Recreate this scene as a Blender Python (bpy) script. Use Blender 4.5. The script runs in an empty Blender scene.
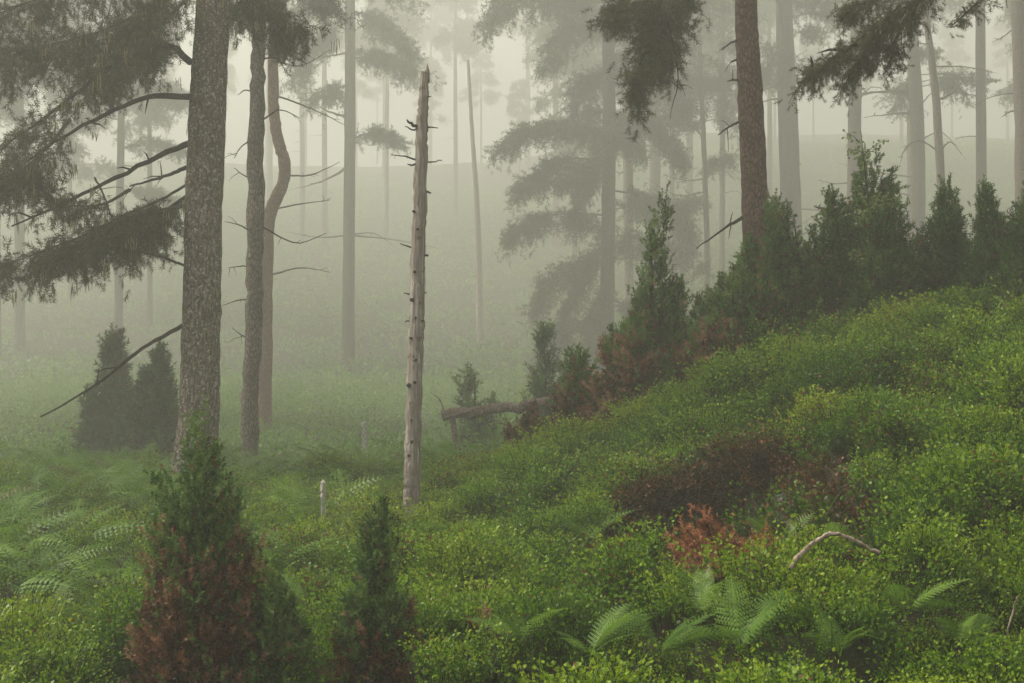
import bpy, math
import numpy as np
from mathutils import Vector, noise as mn

# ------------------------------------------------------------------ camera, sky, sun, exposure
S = bpy.context.scene
COL = S.collection
CAMZ = 1.7
cam = bpy.data.cameras.new("camera"); cam.lens = 50; cam.sensor_width = 36
cam.clip_start = 0.05; cam.clip_end = 900
camo = bpy.data.objects.new("camera", cam); COL.objects.link(camo)
camo.location = (0, 0, CAMZ); camo.rotation_euler = (math.radians(90), 0, 0)
S.camera = camo
S.render.resolution_x, S.render.resolution_y = 1024, 683

SUN_EL, SUN_AZ = math.radians(46), math.radians(-74)      # azimuth from +Y towards +X
W = bpy.data.worlds.new("World"); S.world = W; W.use_nodes = True
nt = W.node_tree; bgn = nt.nodes["Background"]
sky = nt.nodes.new("ShaderNodeTexSky"); sky.sky_type = 'NISHITA'; sky.sun_disc = False
sky.sun_elevation = SUN_EL; sky.sun_rotation = SUN_AZ
sky.air_density = 1.0; sky.dust_density = 6.0; sky.ozone_density = 0.4
hs = nt.nodes.new("ShaderNodeHueSaturation"); hs.inputs["Saturation"].default_value = 0.18
nt.links.new(sky.outputs[0], hs.inputs["Color"]); nt.links.new(hs.outputs[0], bgn.inputs[0])
bgn.inputs[1].default_value = 0.05
sun = bpy.data.lights.new("sun", 'SUN'); sun.energy = 1.5; sun.angle = math.radians(10); sun.color = (1.0, 0.93, 0.80)
suno = bpy.data.objects.new("sun", sun); COL.objects.link(suno)
sd = Vector((math.sin(SUN_AZ) * math.cos(SUN_EL), math.cos(SUN_AZ) * math.cos(SUN_EL), math.sin(SUN_EL)))
suno.rotation_euler = sd.to_track_quat('Z', 'Y').to_euler()
S.view_settings.view_transform = 'Standard'; S.view_settings.look = 'None'
S.view_settings.exposure = 2.3; S.view_settings.gamma = 1.0
HAZE_DENSITY = 0.0095
HAZE_COLOR = (0.765, 0.77, 0.69)

cy = S.cycles
cy.max_bounces = 6; cy.diffuse_bounces = 3; cy.glossy_bounces = 1; cy.transmission_bounces = 3
cy.volume_bounces = 2; cy.transparent_max_bounces = 4
cy.use_denoising = True; cy.denoiser = 'OPENIMAGEDENOISE'
cy.use_adaptive_sampling = True; cy.adaptive_threshold = 0.01
cy.sample_clamp_indirect = 6

# ------------------------------------------------------------------ helpers
F = 1024 * 50 / 36.0
rng = np.random.default_rng(11)
def U(a, b, n=None): return rng.uniform(a, b, n)
def P(px, py, d):
    """a point seen at a photo position and standing d metres away"""
    return np.array([(px - 512) / F * d, d, CAMZ + (341.5 - py) / F * d])
def sst(a, b, x):
    t = np.clip((x - a) / (b - a), 0, 1); return t * t * (3 - 2 * t)

class VN:                                                       # smooth value noise on arrays
    def __init__(s, seed): s.t = np.random.default_rng(seed).random((256, 256))
    def __call__(s, x, y):
        x = np.asarray(x, float) + 300; y = np.asarray(y, float) + 300
        xi = np.floor(x).astype(int); yi = np.floor(y).astype(int)
        fx = x - xi; fy = y - yi; fx = fx * fx * (3 - 2 * fx); fy = fy * fy * (3 - 2 * fy)
        g = lambda a, b: s.t[a % 256, b % 256]
        return (g(xi, yi) * (1 - fx) + g(xi + 1, yi) * fx) * (1 - fy) + (g(xi, yi + 1) * (1 - fx) + g(xi + 1, yi + 1) * fx) * fy
N1, N2, N3, N4 = VN(1), VN(2), VN(3), VN(4)

def hollow(x, y):
    """0..1 mask of the cut in the slope: soft in front, steep at its back"""
    edge = 9.95 + 0.25 * (N2(x * 2.1, y * 0) - .5) + 0.18 * (x - 1.4)
    fr = 7.55 - .45 * (np.clip(x, .6, 2.6) - 1.0)
    return sst(0.50, 0.86, x) * (1 - sst(1.72, 2.05, x)) * sst(fr, fr + 1.0, y) * (1 - sst(edge - 0.10, edge + 0.10, y))
def ground(x, y):
    x = np.asarray(x, float); y = np.asarray(y, float)
    y0 = y; y = np.where(y0 > 16, 16 + (y0 - 16) / 2.6, y0); k = np.where(y0 > 16, y0 / np.maximum(y, 1), 1)
    xr = x; x = xr / k
    hill = 0.0038 * np.clip(y - 22, 0, 48) ** 2 + 0.20 * np.clip(y - 70, 0, 26)
    m = sst(-1.25, 3.9, x) * 1.66
    g = np.where(y < 12.2, 0.55 * sst(2.5, 12.2, y) + 0.45 * np.clip((y - 2.5) / 9.7, 0, 1), 1.0)
    g = g * (1 - 0.55 * sst(13, 19, y) * (1 - sst(2, 6, x)))
    z = hill + m * g
    z = z - 0.12 * sst(13, 17, y) * (1 - sst(-2, 1, x)) * (1 - sst(22, 28, y))
    z = z + (0.24 * (N1(x * 1.6, y * 1.6) - .5) + .10 * (N4(x * 3.1, y * 3.1) - .5)) * (1 - .5 * sst(14, 20, y)) + 0.10 * (N2(x * .55, y * .55) - .5) + 0.5 * (N3(x * .13, y * .13) - .5) * sst(18, 40, y)
    z = z + 0.9 * (N4(x * .09, y * .09) - .5) * sst(25, 45, y)
    return CAMZ + (z - 0.85 * hollow(x, y) - CAMZ) * k
def gz(x, y): return float(ground(x, y))

def gd(px, py, h=0.0):
    """how far off the ground (plus h) lies behind a photo position"""
    d = np.arange(4.0, 60, .02); zz = CAMZ + (341.5 - py) / F * d; g = ground((px - 512) / F * d, d) + h
    k = np.nonzero(zz < g)[0]; return float(d[k[0]]) if len(k) else 60.0

def link(o, parent=None):
    COL.objects.link(o)
    if parent is not None: o.parent = parent
    return o
def empty(name, loc, label, cat, group=None):
    o = bpy.data.objects.new(name, None); o.location = loc; o.empty_display_size = .2
    link(o); return tag(o, label, cat, group)
def tag(o, label, cat, group=None, kind=None):
    o["label"] = label; o["category"] = cat
    if group: o["group"] = group
    if kind: o["kind"] = kind
    return o

class Geo:
    """collects triangles and quads, with two per-face numbers: tint and dead"""
    def __init__(s): s.V = []; s.T = []; s.Q = []; s.ta = []; s.qa = []; s.n = 0
    def add(s, V, Fc, tint=None, dead=None):
        V = np.asarray(V, float).reshape(-1, 3); Fc = np.asarray(Fc, int)
        if len(Fc) == 0: return
        a = np.zeros((len(Fc), 2)); a[:, 0] = .5 if tint is None else tint; a[:, 1] = 0 if dead is None else dead
        s.V.append(V)
        (s.T if Fc.shape[1] == 3 else s.Q).append(Fc + s.n); (s.ta if Fc.shape[1] == 3 else s.qa).append(a)
        s.n += len(V)
    def build(s, name, mat, parent=None, origin=(0, 0, 0), smooth=False):
        V = np.concatenate(s.V) - np.asarray(origin)
        T = np.concatenate(s.T) if s.T else np.zeros((0, 3), int); Q = np.concatenate(s.Q) if s.Q else np.zeros((0, 4), int)
        A = np.concatenate(s.ta + s.qa)
        me = bpy.data.meshes.new(name)
        me.vertices.add(len(V)); me.vertices.foreach_set("co", V.astype(np.float32).ravel())
        li = np.concatenate([T.ravel(), Q.ravel()]).astype(np.int32)
        me.loops.add(len(li)); me.loops.foreach_set("vertex_index", li)
        tot = np.concatenate([np.full(len(T), 3), np.full(len(Q), 4)]).astype(np.int32)
        st = np.concatenate([[0], np.cumsum(tot)[:-1]]).astype(np.int32)
        me.polygons.add(len(tot)); me.polygons.foreach_set("loop_start", st); me.polygons.foreach_set("loop_total", tot)
        if smooth: me.polygons.foreach_set("use_smooth", np.ones(len(tot), bool))
        for k, nm in enumerate(("tint", "dead")):
            at = me.attributes.new(nm, 'FLOAT', 'FACE'); at.data.foreach_set("value", A[:, k].astype(np.float32))
        me.update(calc_edges=True); me.materials.append(mat)
        return link(bpy.data.objects.new(name, me), parent)

def unit(v): v = np.asarray(v, float); return v / np.maximum(np.linalg.norm(v, axis=-1, keepdims=True), 1e-9)
def basis(D):
    """rotation matrices whose z column is D, with a random roll"""
    D = unit(D); R = unit(rng.normal(size=D.shape)); X = unit(np.cross(D, R)); Y = np.cross(D, X)
    return np.stack([X, Y, D], -1)
def smooth_path(pts, n):
    pts = np.asarray(pts, float); k = len(pts)
    q = np.vstack([2 * pts[0] - pts[1], pts, 2 * pts[-1] - pts[-2]])
    out = []
    for u in np.linspace(0, k - 1 - 1e-6, n):
        i = int(u); t = u - i; a, b, c, d = q[i:i + 4]
        out.append(.5 * (2 * b + (c - a) * t + (2 * a - 5 * b + 4 * c - d) * t * t + (3 * b - a - 3 * c + d) * t ** 3))
    return np.array(out)
def tube(G, path, rad, seg=8, rough=0.0, wob=0.0, tint=.5, dead=0.0):
    """a tapering tube with a lumpy skin along a path"""
    p = np.asarray(path, float).copy(); n = len(p)
    rad = np.interp(np.linspace(0, 1, n), np.linspace(0, 1, len(np.atleast_1d(rad))), np.atleast_1d(rad))
    if wob: p[1:-1] += rng.normal(size=(n - 2, 3)) * wob
    t = unit(np.gradient(p, axis=0)); ref = np.array([0, 0, 1.0]) if abs(t[:, 2]).mean() < .8 else np.array([0, 1.0, 0])
    X = unit(np.cross(t, ref)); Y = np.cross(t, X)
    a = np.arange(seg) / seg * 2 * np.pi
    rr = rad[:, None] * (1 + rough * rng.normal(size=(n, seg)))
    V = p[:, None] + rr[..., None] * (np.cos(a)[None, :, None] * X[:, None] + np.sin(a)[None, :, None] * Y[:, None])
    i = np.arange(n - 1)[:, None] * seg; j = np.arange(seg)[None]
    Q = np.stack([i + j, i + (j + 1) % seg, i + seg + (j + 1) % seg, i + seg + j], -1).reshape(-1, 4)
    G.add(V.reshape(-1, 3), Q[:, ::-1], tint, dead)
    tip = np.vstack([V[-1], p[-1] + t[-1] * rad[-1] * .4]); b = np.arange(seg)
    G.add(tip, np.stack([b, (b + 1) % seg, np.full(seg, seg)], -1), tint, dead)

# ------------------------------------------------------------------ materials
def ramp(nt, fac, stops):
    r = nt.nodes.new("ShaderNodeValToRGB"); e = r.color_ramp.elements
    while len(e) < len(stops): e.new(.5)
    for el, (p, c) in zip(e, stops): el.position = p; el.color = (*c, 1)
    nt.links.new(fac, r.inputs[0]); return r.outputs[0]
def mix(nt, fac, a, b):
    m = nt.nodes.new("ShaderNodeMix"); m.data_type = 'RGBA'
    if isinstance(fac, float): m.inputs[0].default_value = fac
    else: nt.links.new(fac, m.inputs[0])
    for v, s in ((a, 6), (b, 7)):
        if isinstance(v, tuple): m.inputs[s].default_value = (*v, 1)
        else: nt.links.new(v, m.inputs[s])
    return m.outputs[2]
def math_(nt, op, a, b=0.0, clamp=False):
    m = nt.nodes.new("ShaderNodeMath"); m.operation = op; m.use_clamp = clamp
    for v, s in ((a, 0), (b, 1)):
        if isinstance(v, (int, float)): m.inputs[s].default_value = v
        else: nt.links.new(v, m.inputs[s])
    return m.outputs[0]
def noise_(nt, scale, detail=3, vec=None, rough=.55):
    n = nt.nodes.new("ShaderNodeTexNoise"); n.inputs["Scale"].default_value = scale
    n.inputs["Detail"].default_value = detail; n.inputs["Roughness"].default_value = rough
    if vec is not None: nt.links.new(vec, n.inputs["Vector"])
    return n.outputs["Fac"]
def new_mat(name):
    m = bpy.data.materials.new(name); m.use_nodes = True; nt = m.node_tree
    return m, nt, nt.nodes["Principled BSDF"], nt.nodes["Material Output"]
def attr(nt, name):
    a = nt.nodes.new("ShaderNodeAttribute"); a.attribute_name = name; return a.outputs["Fac"]
def leaf_mat(name, greens, browns, trans=.35, patch=.0, rough=.5, spec=.25):
    """greens / browns: colour stops over the per-leaf tint; 'dead' picks the brown ones"""
    m, nt, b, out = new_mat(name)
    t = attr(nt, "tint")
    if patch:
        g = nt.nodes.new("ShaderNodeNewGeometry")
        t = math_(nt, 'ADD', t, math_(nt, 'MULTIPLY', math_(nt, 'SUBTRACT', noise_(nt, 1.3, 2, g.outputs["Position"]), .5), patch), True)
    n = len(greens); c = ramp(nt, t, [(i / (n - 1), g) for i, g in enumerate(greens)])
    n = len(browns); d = ramp(nt, t, [(i / (n - 1), g) for i, g in enumerate(browns)])
    c = mix(nt, attr(nt, "dead"), c, d)
    nt.links.new(c, b.inputs["Base Color"]); b.inputs["Roughness"].default_value = rough
    b.inputs["Specular IOR Level"].default_value = spec
    tr = nt.nodes.new("ShaderNodeBsdfTranslucent"); nt.links.new(c, tr.inputs[0])
    mx = nt.nodes.new("ShaderNodeMixShader"); mx.inputs[0].default_value = trans
    nt.links.new(b.outputs[0], mx.inputs[1]); nt.links.new(tr.outputs[0], mx.inputs[2]); nt.links.new(mx.outputs[0], out.inputs[0])
    return m
def bark_mat(name, dark, mid, pale, spot=None, spot_amt=.0, scale=1.0, upper=None, zsplit=(2, 5), bump=.6, cracks=1.0, zs=.32, spot_scale=24):
    m, nt, b, out = new_mat(name)
    tc = nt.nodes.new("ShaderNodeTexCoord"); mp = nt.nodes.new("ShaderNodeMapping")
    mp.inputs["Scale"].default_value = (1, 1, zs); nt.links.new(tc.outputs["Object"], mp.inputs[0])
    v = nt.nodes.new("ShaderNodeTexVoronoi"); v.feature = 'DISTANCE_TO_EDGE'; v.inputs["Scale"].default_value = 26 * scale
    nz = noise_(nt, 9 * scale, 4, mp.outputs[0])
    wv = nt.nodes.new("ShaderNodeVectorMath"); wv.operation = 'ADD'
    cb = nt.nodes.new("ShaderNodeCombineXYZ"); nt.links.new(math_(nt, 'MULTIPLY', nz, .10), cb.inputs[0]); nt.links.new(math_(nt, 'MULTIPLY', nz, -.07), cb.inputs[1])
    nt.links.new(mp.outputs[0], wv.inputs[0]); nt.links.new(cb.outputs[0], wv.inputs[1]); nt.links.new(wv.outputs[0], v.inputs["Vector"])
    crack = math_(nt, 'MULTIPLY', v.outputs["Distance"], 5.0, True)
    fine = noise_(nt, 60 * scale, 3, mp.outputs[0])
    c = ramp(nt, fine, [(.3, dark), (.5, mid), (.72, pale)])
    if upper:
        sx = nt.nodes.new("ShaderNodeSeparateXYZ"); nt.links.new(tc.outputs["Object"], sx.inputs[0])
        mr = nt.nodes.new("ShaderNodeMapRange"); mr.inputs[1].default_value, mr.inputs[2].default_value = zsplit
        nt.links.new(sx.outputs[2], mr.inputs[0]); c = mix(nt, math_(nt, 'MULTIPLY', mr.outputs[0], .75), c, ramp(nt, fine, [(.3, tuple(.55 * k for k in upper)), (.7, upper)]))
    c = mix(nt, math_(nt, 'MAXIMUM', crack, 1 - cracks), tuple(.7 * k for k in dark), c)
    c = mix(nt, math_(nt, 'MULTIPLY', ramp(nt, noise_(nt, 3.2, 3, tc.outputs['Object']), [(.35, (0, 0, 0)), (.65, (1, 1, 1))]), .55), c, dark)
    if spot:
        sp = ramp(nt, noise_(nt, spot_scale * scale, 5, tc.outputs["Object"], .65), [(.60 - spot_amt, (0, 0, 0)), (.66 - spot_amt, (1, 1, 1))])
        c = mix(nt, sp, c, spot)
    nt.links.new(c, b.inputs["Base Color"]); b.inputs["Roughness"].default_value = .9; b.inputs["Specular IOR Level"].default_value = .15
    bp = nt.nodes.new("ShaderNodeBump"); bp.inputs["Strength"].default_value = bump; bp.inputs["Distance"].default_value = .03
    nt.links.new(math_(nt, 'ADD', crack, fine), bp.inputs["Height"]); nt.links.new(bp.outputs[0], b.inputs["Normal"])
    return m

M = {}
M['pine_bark'] = bark_mat("lichened pine bark", (.12, .09, .073), (.26, .205, .17), (.40, .345, .30), (.46, .45, .37), .045, .85, (.24, .135, .10), (2.6, 5.4), spot_scale=40)
M['red_bark'] = bark_mat("reddish pine bark", (.09, .052, .04), (.19, .112, .088), (.29, .185, .145), (.30, .26, .20), -.03, 1.2)
M['rust_bark'] = bark_mat("rusty upper pine bark", (.13, .07, .05), (.28, .15, .11), (.38, .23, .17), (.36, .30, .24), -.03, .8)
M['grey_bark'] = bark_mat("grey mottled bark", (.13, .11, .092), (.30, .255, .215), (.48, .43, .37), (.32, .15, .08), -.03, 1.3)
M['far_bark'] = bark_mat("weathered pine bark", (.07, .05, .042), (.14, .10, .085), (.22, .17, .145), (.3, .3, .26), -.06, .8)
M['dead_wood'] = bark_mat("bleached dead wood", (.22, .18, .15), (.43, .38, .335), (.63, .58, .52), (.17, .115, .085), .015, .9, (.25, .20, .165), (2.6, 5.3), .4, .5, .06, 10)
M['twig'] = bark_mat("dark twig bark", (.028, .021, .016), (.055, .042, .032), (.10, .085, .065), (.22, .22, .15), -.02, 2.0)
M['pale_twig'] = bark_mat("peeled pale twig", (.26, .18, .13), (.46, .36, .29), (.62, .54, .46), None, 0, .6, cracks=.2)
M['log'] = bark_mat("fallen log wood", (.13, .095, .075), (.28, .22, .18), (.45, .38, .32), None, 0, 1.0)
M['needle'] = leaf_mat("pine needles", [(.030, .036, .010), (.060, .064, .020), (.105, .105, .036)], [(.05, .03, .015), (.10, .06, .03)], .2, .25)
M['spruce'] = leaf_mat("grey green needles", [(.028, .036, .018), (.045, .055, .026), (.07, .08, .04)], [(.06, .045, .025), (.10, .07, .04)], .2, .3)
M['juniper'] = leaf_mat("juniper needles", [(.018, .050, .007), (.042, .100, .013), (.085, .165, .024), (.15, .24, .05)], [(.030, .014, .007), (.075, .030, .012), (.165, .066, .028), (.32, .18, .10)], .25, .3)
M['bilberry'] = leaf_mat("bilberry leaves", [(.018, .052, .004), (.056, .145, .006), (.135, .248, .008), (.255, .345, .016)], [(.05, .03, .01), (.12, .04, .018), (.2, .08, .03)], .42, .55, .45, .22)
M['dead_heather'] = leaf_mat("dead brown heather", [(.022, .010, .005), (.060, .024, .008), (.125, .048, .013), (.22, .10, .03)], [(.03, .06, .01), (.05, .1, .02)], .2, .5)
M['fern'] = leaf_mat("fern fronds", [(.055, .125, .012), (.105, .205, .02), (.175, .290, .038)], [(.14, .08, .03), (.2, .12, .05)], .4, .3, .45)
M['undergrowth'] = leaf_mat("hillside undergrowth", [(.05, .125, .010), (.105, .225, .018), (.17, .31, .04)], [(.07, .05, .02), (.12, .08, .04)], .4, .6)
M['orange'] = leaf_mat("withered orange needles", [(.15, .05, .022), (.29, .105, .045), (.44, .20, .10)], [(.05, .1, .02), (.1, .15, .03)], .3)
M['birch'] = leaf_mat("young birch leaves", [(.10, .15, .03), (.17, .23, .06), (.25, .30, .11)], [(.12, .1, .03), (.2, .15, .05)], .45)
M['lichen'] = leaf_mat("hanging beard lichen", [(.16, .15, .045), (.26, .24, .08), (.34, .30, .12)], [(.2, .2, .1), (.2, .2, .1)], .3)
M['petal'] = leaf_mat("white petals", [(.75, .75, .70), (.8, .8, .76)], [(.5, .5, .3), (.5, .5, .3)], .3)
M['stake'] = bark_mat("pale painted stake", (.45, .44, .36), (.62, .60, .50), (.75, .73, .64), None, 0, 1.0)
M['straw'] = leaf_mat("dry straw", [(.22, .15, .07), (.32, .23, .11)], [(.2, .15, .1), (.2, .15, .1)], .2)
m, nt, b, out = new_mat("lichened rock"); tc = nt.nodes.new("ShaderNodeTexCoord")
nt.links.new(ramp(nt, noise_(nt, 9, 6, tc.outputs["Object"], .65), [(.35, (.03, .028, .024)), (.52, (.09, .085, .075)), (.66, (.12, .12, .10)), (.80, (.27, .27, .23))]), b.inputs["Base Color"])
b.inputs["Roughness"].default_value = .95
M['rock'] = m
# ground: dark litter under the leaves, brown earth in the cut, moss between
m, nt, b, out = new_mat("forest floor"); g = nt.nodes.new("ShaderNodeNewGeometry"); pos = g.outputs["Position"]
n1 = noise_(nt, 2.2, 5, pos); n2 = noise_(nt, 28, 4, pos)
c = mix(nt, ramp(nt, n1, [(.42, (0, 0, 0)), (.6, (1, 1, 1))]), (.022, .020, .012), (.020, .032, .010))
c = mix(nt, math_(nt, 'MULTIPLY', n2, .6), c, (.045, .032, .018))
nt.links.new(mix(nt, attr(nt, "dead"), c, ramp(nt, n2, [(.3, (.018, .009, .005)), (.7, (.085, .036, .014))])), b.inputs["Base Color"])
b.inputs["Roughness"].default_value = .95; b.inputs["Specular IOR Level"].default_value = .1
bp = nt.nodes.new("ShaderNodeBump"); bp.inputs["Strength"].default_value = .8; bp.inputs["Distance"].default_value = .04
nt.links.new(n2, bp.inputs["Height"]); nt.links.new(bp.outputs[0], b.inputs["Normal"])
M['ground'] = m

# ------------------------------------------------------------------ ground
def axis(a, b, fine0, fine1, step, grow=1.12):
    c = list(np.arange(fine0, fine1, step)); s = step; x = fine0
    lo = []
    while x > a: s *= grow; x -= s; lo.append(max(x, a))
    s = step; x = c[-1]; hi = []
    while x < b: s *= grow; x += s; hi.append(min(x, b))
    return np.array(lo[::-1] + c + hi)
gx = axis(-210, 210, -5, 6, .09); gy = axis(-20, 275, 4, 15, .09)
X, Y = np.meshgrid(gx, gy); Z = ground(X, Y)
nx, ny = len(gx), len(gy)
i = (np.arange(ny - 1)[:, None] * nx + np.arange(nx - 1)[None]).ravel()
Q = np.stack([i, i + 1, i + nx + 1, i + nx], -1)
V = np.stack([X, Y, Z], -1).reshape(-1, 3); cc = V[Q].mean(1)
path_mask = np.exp(-((cc[:, 0] + 2.1 - .05 * (cc[:, 1] - 18)) / .35) ** 2) * sst(16, 17, cc[:, 1]) * (1 - sst(22, 24, cc[:, 1]))
G = Geo(); G.add(V, Q, .5, np.clip(hollow(cc[:, 0], cc[:, 1] - .15) * 1.3 + path_mask, 0, 1))
gr = G.build("ground", M['ground'], smooth=True); gr["kind"] = "structure"; gr["label"] = "forest floor rising into a foggy hillside"

# haze: one closed box of even fog round everything
hb = np.array([[x, y, z] for x in (-220, 220) for y in (-30, 285) for z in (-2.3, 61)], float)
G = Geo(); G.add(hb, [[0, 1, 3, 2], [4, 6, 7, 5], [0, 4, 5, 1], [2, 3, 7, 6], [0, 2, 6, 4], [1, 5, 7, 3]])
m = bpy.data.materials.new("haze"); m.use_nodes = True; nt = m.node_tree; nt.nodes.remove(nt.nodes["Principled BSDF"])
pv = nt.nodes.new("ShaderNodeVolumePrincipled"); pv.inputs["Density"].default_value = HAZE_DENSITY
pv.inputs["Density Attribute"].default_value = ""; pv.inputs["Color"].default_value = (*HAZE_COLOR, 1)
pv.inputs["Anisotropy"].default_value = 0.35
nt.links.new(pv.outputs[0], nt.nodes["Material Output"].inputs["Volume"])
hz = G.build("haze", m); hz["kind"] = "stuff"; hz["label"] = "pale even fog hanging through the whole forest"; hz["category"] = "fog"

# ------------------------------------------------------------------ foliage pieces
def tuft_proto(n, nl, w, fwd=.6, seed=0):
    """a shoot of length 1 along z with n needles"""
    r = np.random.default_rng(seed); V = []; T = []
    for k in range(n):
        z = (k + .5) / n; a = k * 2.4 + r.uniform(-.4, .4)
        d = np.array([math.cos(a), math.sin(a), fwd * r.uniform(.6, 1.5)]); d /= np.linalg.norm(d)
        s = np.cross(d, [0, 0, 1.]); s /= np.linalg.norm(s); s = s * math.cos(r.uniform(0, 3)) + np.cross(d, s) * math.sin(r.uniform(0, 3))
        p = np.array([0, 0, z]); L = nl * r.uniform(.7, 1.15)
        V += [p - s * w, p + s * w, p + d * L]; T.append([3 * k, 3 * k + 1, 3 * k + 2])
    return np.array(V), np.array(T)
TP = dict(pine=[tuft_proto(30, .44, .028, .7, s) for s in range(3)],
          coarse=[tuft_proto(12, .45, .055, .6, s + 10) for s in range(3)],
          jun=[tuft_proto(15, .40, .080, .75, s + 20) for s in range(3)],
          jun_far=[tuft_proto(12, .40, .075, .8, s + 30) for s in range(3)])
def put(G, kind, pos, dirs, scale, tint, dead=None):
    pos = np.asarray(pos, float).reshape(-1, 3); n = len(pos)
    if n == 0: return
    R = basis(np.asarray(dirs, float)); scale = np.broadcast_to(scale, n); tint = np.broadcast_to(tint, n)
    dead = np.zeros(n) if dead is None else np.broadcast_to(dead, n)
    pick = rng.integers(0, 3, n)
    for k in range(3):
        q = pick == k
        if not q.any(): continue
        V, T = TP[kind][k]
        W_ = pos[q][:, None] + np.einsum('mj,nij->nmi', V, R[q]) * scale[q][:, None, None]
        nn = q.sum(); Fc = (T[None] + (np.arange(nn) * len(V))[:, None, None]).reshape(-1, 3)
        G.add(W_, Fc, np.repeat(tint[q], len(T)), np.repeat(dead[q], len(T)))

def along(path, t):
    path = np.asarray(path); s = np.linspace(0, 1, len(path))
    return np.array([np.interp(t, s, path[:, k]) for k in range(3)])
def needle_bough(G, path, twigs, L, droop=.3, kind='pine', ts=.13, t0=.2, tpt=7, hang=0, tint=(.1, .9), wood=True):
    """side twigs with needle tufts along a limb; 'hang' adds strands that dangle from the twigs"""
    path = np.asarray(path)
    tpt = tpt + 3
    for _ in range(int(twigs * (.9 if kind == 'pine' else 1))):
        t = U(t0, 1.0); b0 = along(path, t); tg = unit(along(path, min(1, t + .05)) - along(path, max(0, t - .05)))
        side = unit(np.cross(tg, [0, 0, 1.])) * rng.choice([-1, 1])
        d = unit(side * U(.3, 1) + tg * U(.2, 1) + np.array([0, 0, U(-.35, .25)]))
        l = L * U(.45, 1.15) * (1 - .35 * t)
        s = np.linspace(.15, 1, tpt); pts = b0 + d * (s * l)[:, None] - np.array([0, 0, 1.]) * (droop * l * s ** 2)[:, None]
        if wood: tube(G, np.vstack([b0, pts[[tpt // 2, -1]]]), [.006, .004, .002], 3, tint=.1, dead=.6)
        pd = np.gradient(pts, axis=0)
        nrep = 1 if kind == 'pine' else 2; pp = np.repeat(pts, nrep, 0) + rng.normal(size=(tpt * nrep, 3)) * ts * .35
        dd = unit(np.repeat(pd, nrep, 0)) + rng.normal(size=(tpt * nrep, 3)) * .7
        put(G, kind, pp, dd, ts * U(.7, 1.2, len(pp)), U(*tint, len(pp)), (rng.random(len(pp)) < .05) * 1.0)
        if hang:
            for q in range(hang):
                b1 = pts[rng.integers(1, tpt)]; hl = U(.12, .45) * L; k = max(3, int(hl / (ts * .5)))
                hp = b1 - np.array([0, 0, 1.]) * np.linspace(0, hl, k)[:, None] + rng.normal(size=(k, 3)) * ts * .25
                put(G, kind, hp, np.array([0, 0, -1.]) + rng.normal(size=(k, 3)) * .5, ts * U(.6, 1.0, k), U(*tint, k), (rng.random(k) < .12) * 1.0)

def limb_obj(root, pts, r0, r1, mat, n=18, stubs=3, name="limb", seg=7):
    """one bare limb, with a few short snapped twigs"""
    G = Geo(); p = smooth_path(pts, n); p[1:] += rng.normal(size=(n - 1, 3)) * r0 * .18
    tube(G, p, np.linspace(r0, r1, n), seg, .06)
    for _ in range(stubs):
        t = U(.25, .95); b0 = along(p, t); tg = unit(along(p, min(1, t + .05)) - along(p, t - .05))
        d = unit(tg * U(.3, 1) + rng.normal(size=3) * .6); l = U(.06, .28)
        tube(G, np.array([b0, b0 + d * l * .6, b0 + d * l + np.array([0, 0, -.03])]), [r0 * .35, r0 * .25, .002], 4)
    return G.build(name, mat, root, root.location if root else (0, 0, 0), True), p

def trunk_obj(root, pts, rads, mat, n=60, seg=16, rough=.025, flare=1.0, wob=.006):
    p = smooth_path(pts, n); r = np.interp(np.linspace(0, 1, n), np.linspace(0, 1, len(rads)), rads)
    h = p[:, 2] - p[0, 2]; r = r * (1 + .55 * flare * np.exp(-h / .22))
    G = Geo(); tube(G, p, r, seg, rough, wob); G.build("trunk", mat, root, root.location, True); return p
def px_trunk(spec, d, top=None):
    """trunk axis from (px, py, width px) stations at distance d; continued below to the ground and above to height top"""
    pts = [P(a, b, d) for a, b, w in spec]; rads = [w / 2 / F * d for a, b, w in spec]
    e = pts[0] + (pts[0] - pts[1]) * 0; gzv = gz(e[0], e[1]) - .12
    base = np.array([e[0], e[1], gzv])
    if gzv < e[2] - .05: pts = [base] + pts; rads = [rads[0] * 1.05] + rads
    else: pts[0] = base
    if top:
        dirv = (pts[-1] - pts[-2]) / (pts[-1][2] - pts[-2][2]); z0 = pts[-1][2]
        for k in (.35, .7, 1.0):
            pts.append(pts[-1] + dirv * .0 + np.array([dirv[0] * .3 * (top - z0) * .33, 0, 0]) + np.array([0, 0, (top - z0) * (.35 if k != 1 else .3)])); rads.append(rads[-1] * (.82 if k < 1 else .4))
    return base, pts, rads

# ------------------------------------------------------------------ the near trees
def PP(lst, d, dd=0.0):
    """limb stations (px, py[, extra depth]) of a tree at distance d; the depth drifts by dd towards the tip"""
    n = len(lst)
    return [P(q[0], q[1], d + (q[2] if len(q) > 2 else dd * k / max(1, n - 1))) for k, q in enumerate(lst)]

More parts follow.
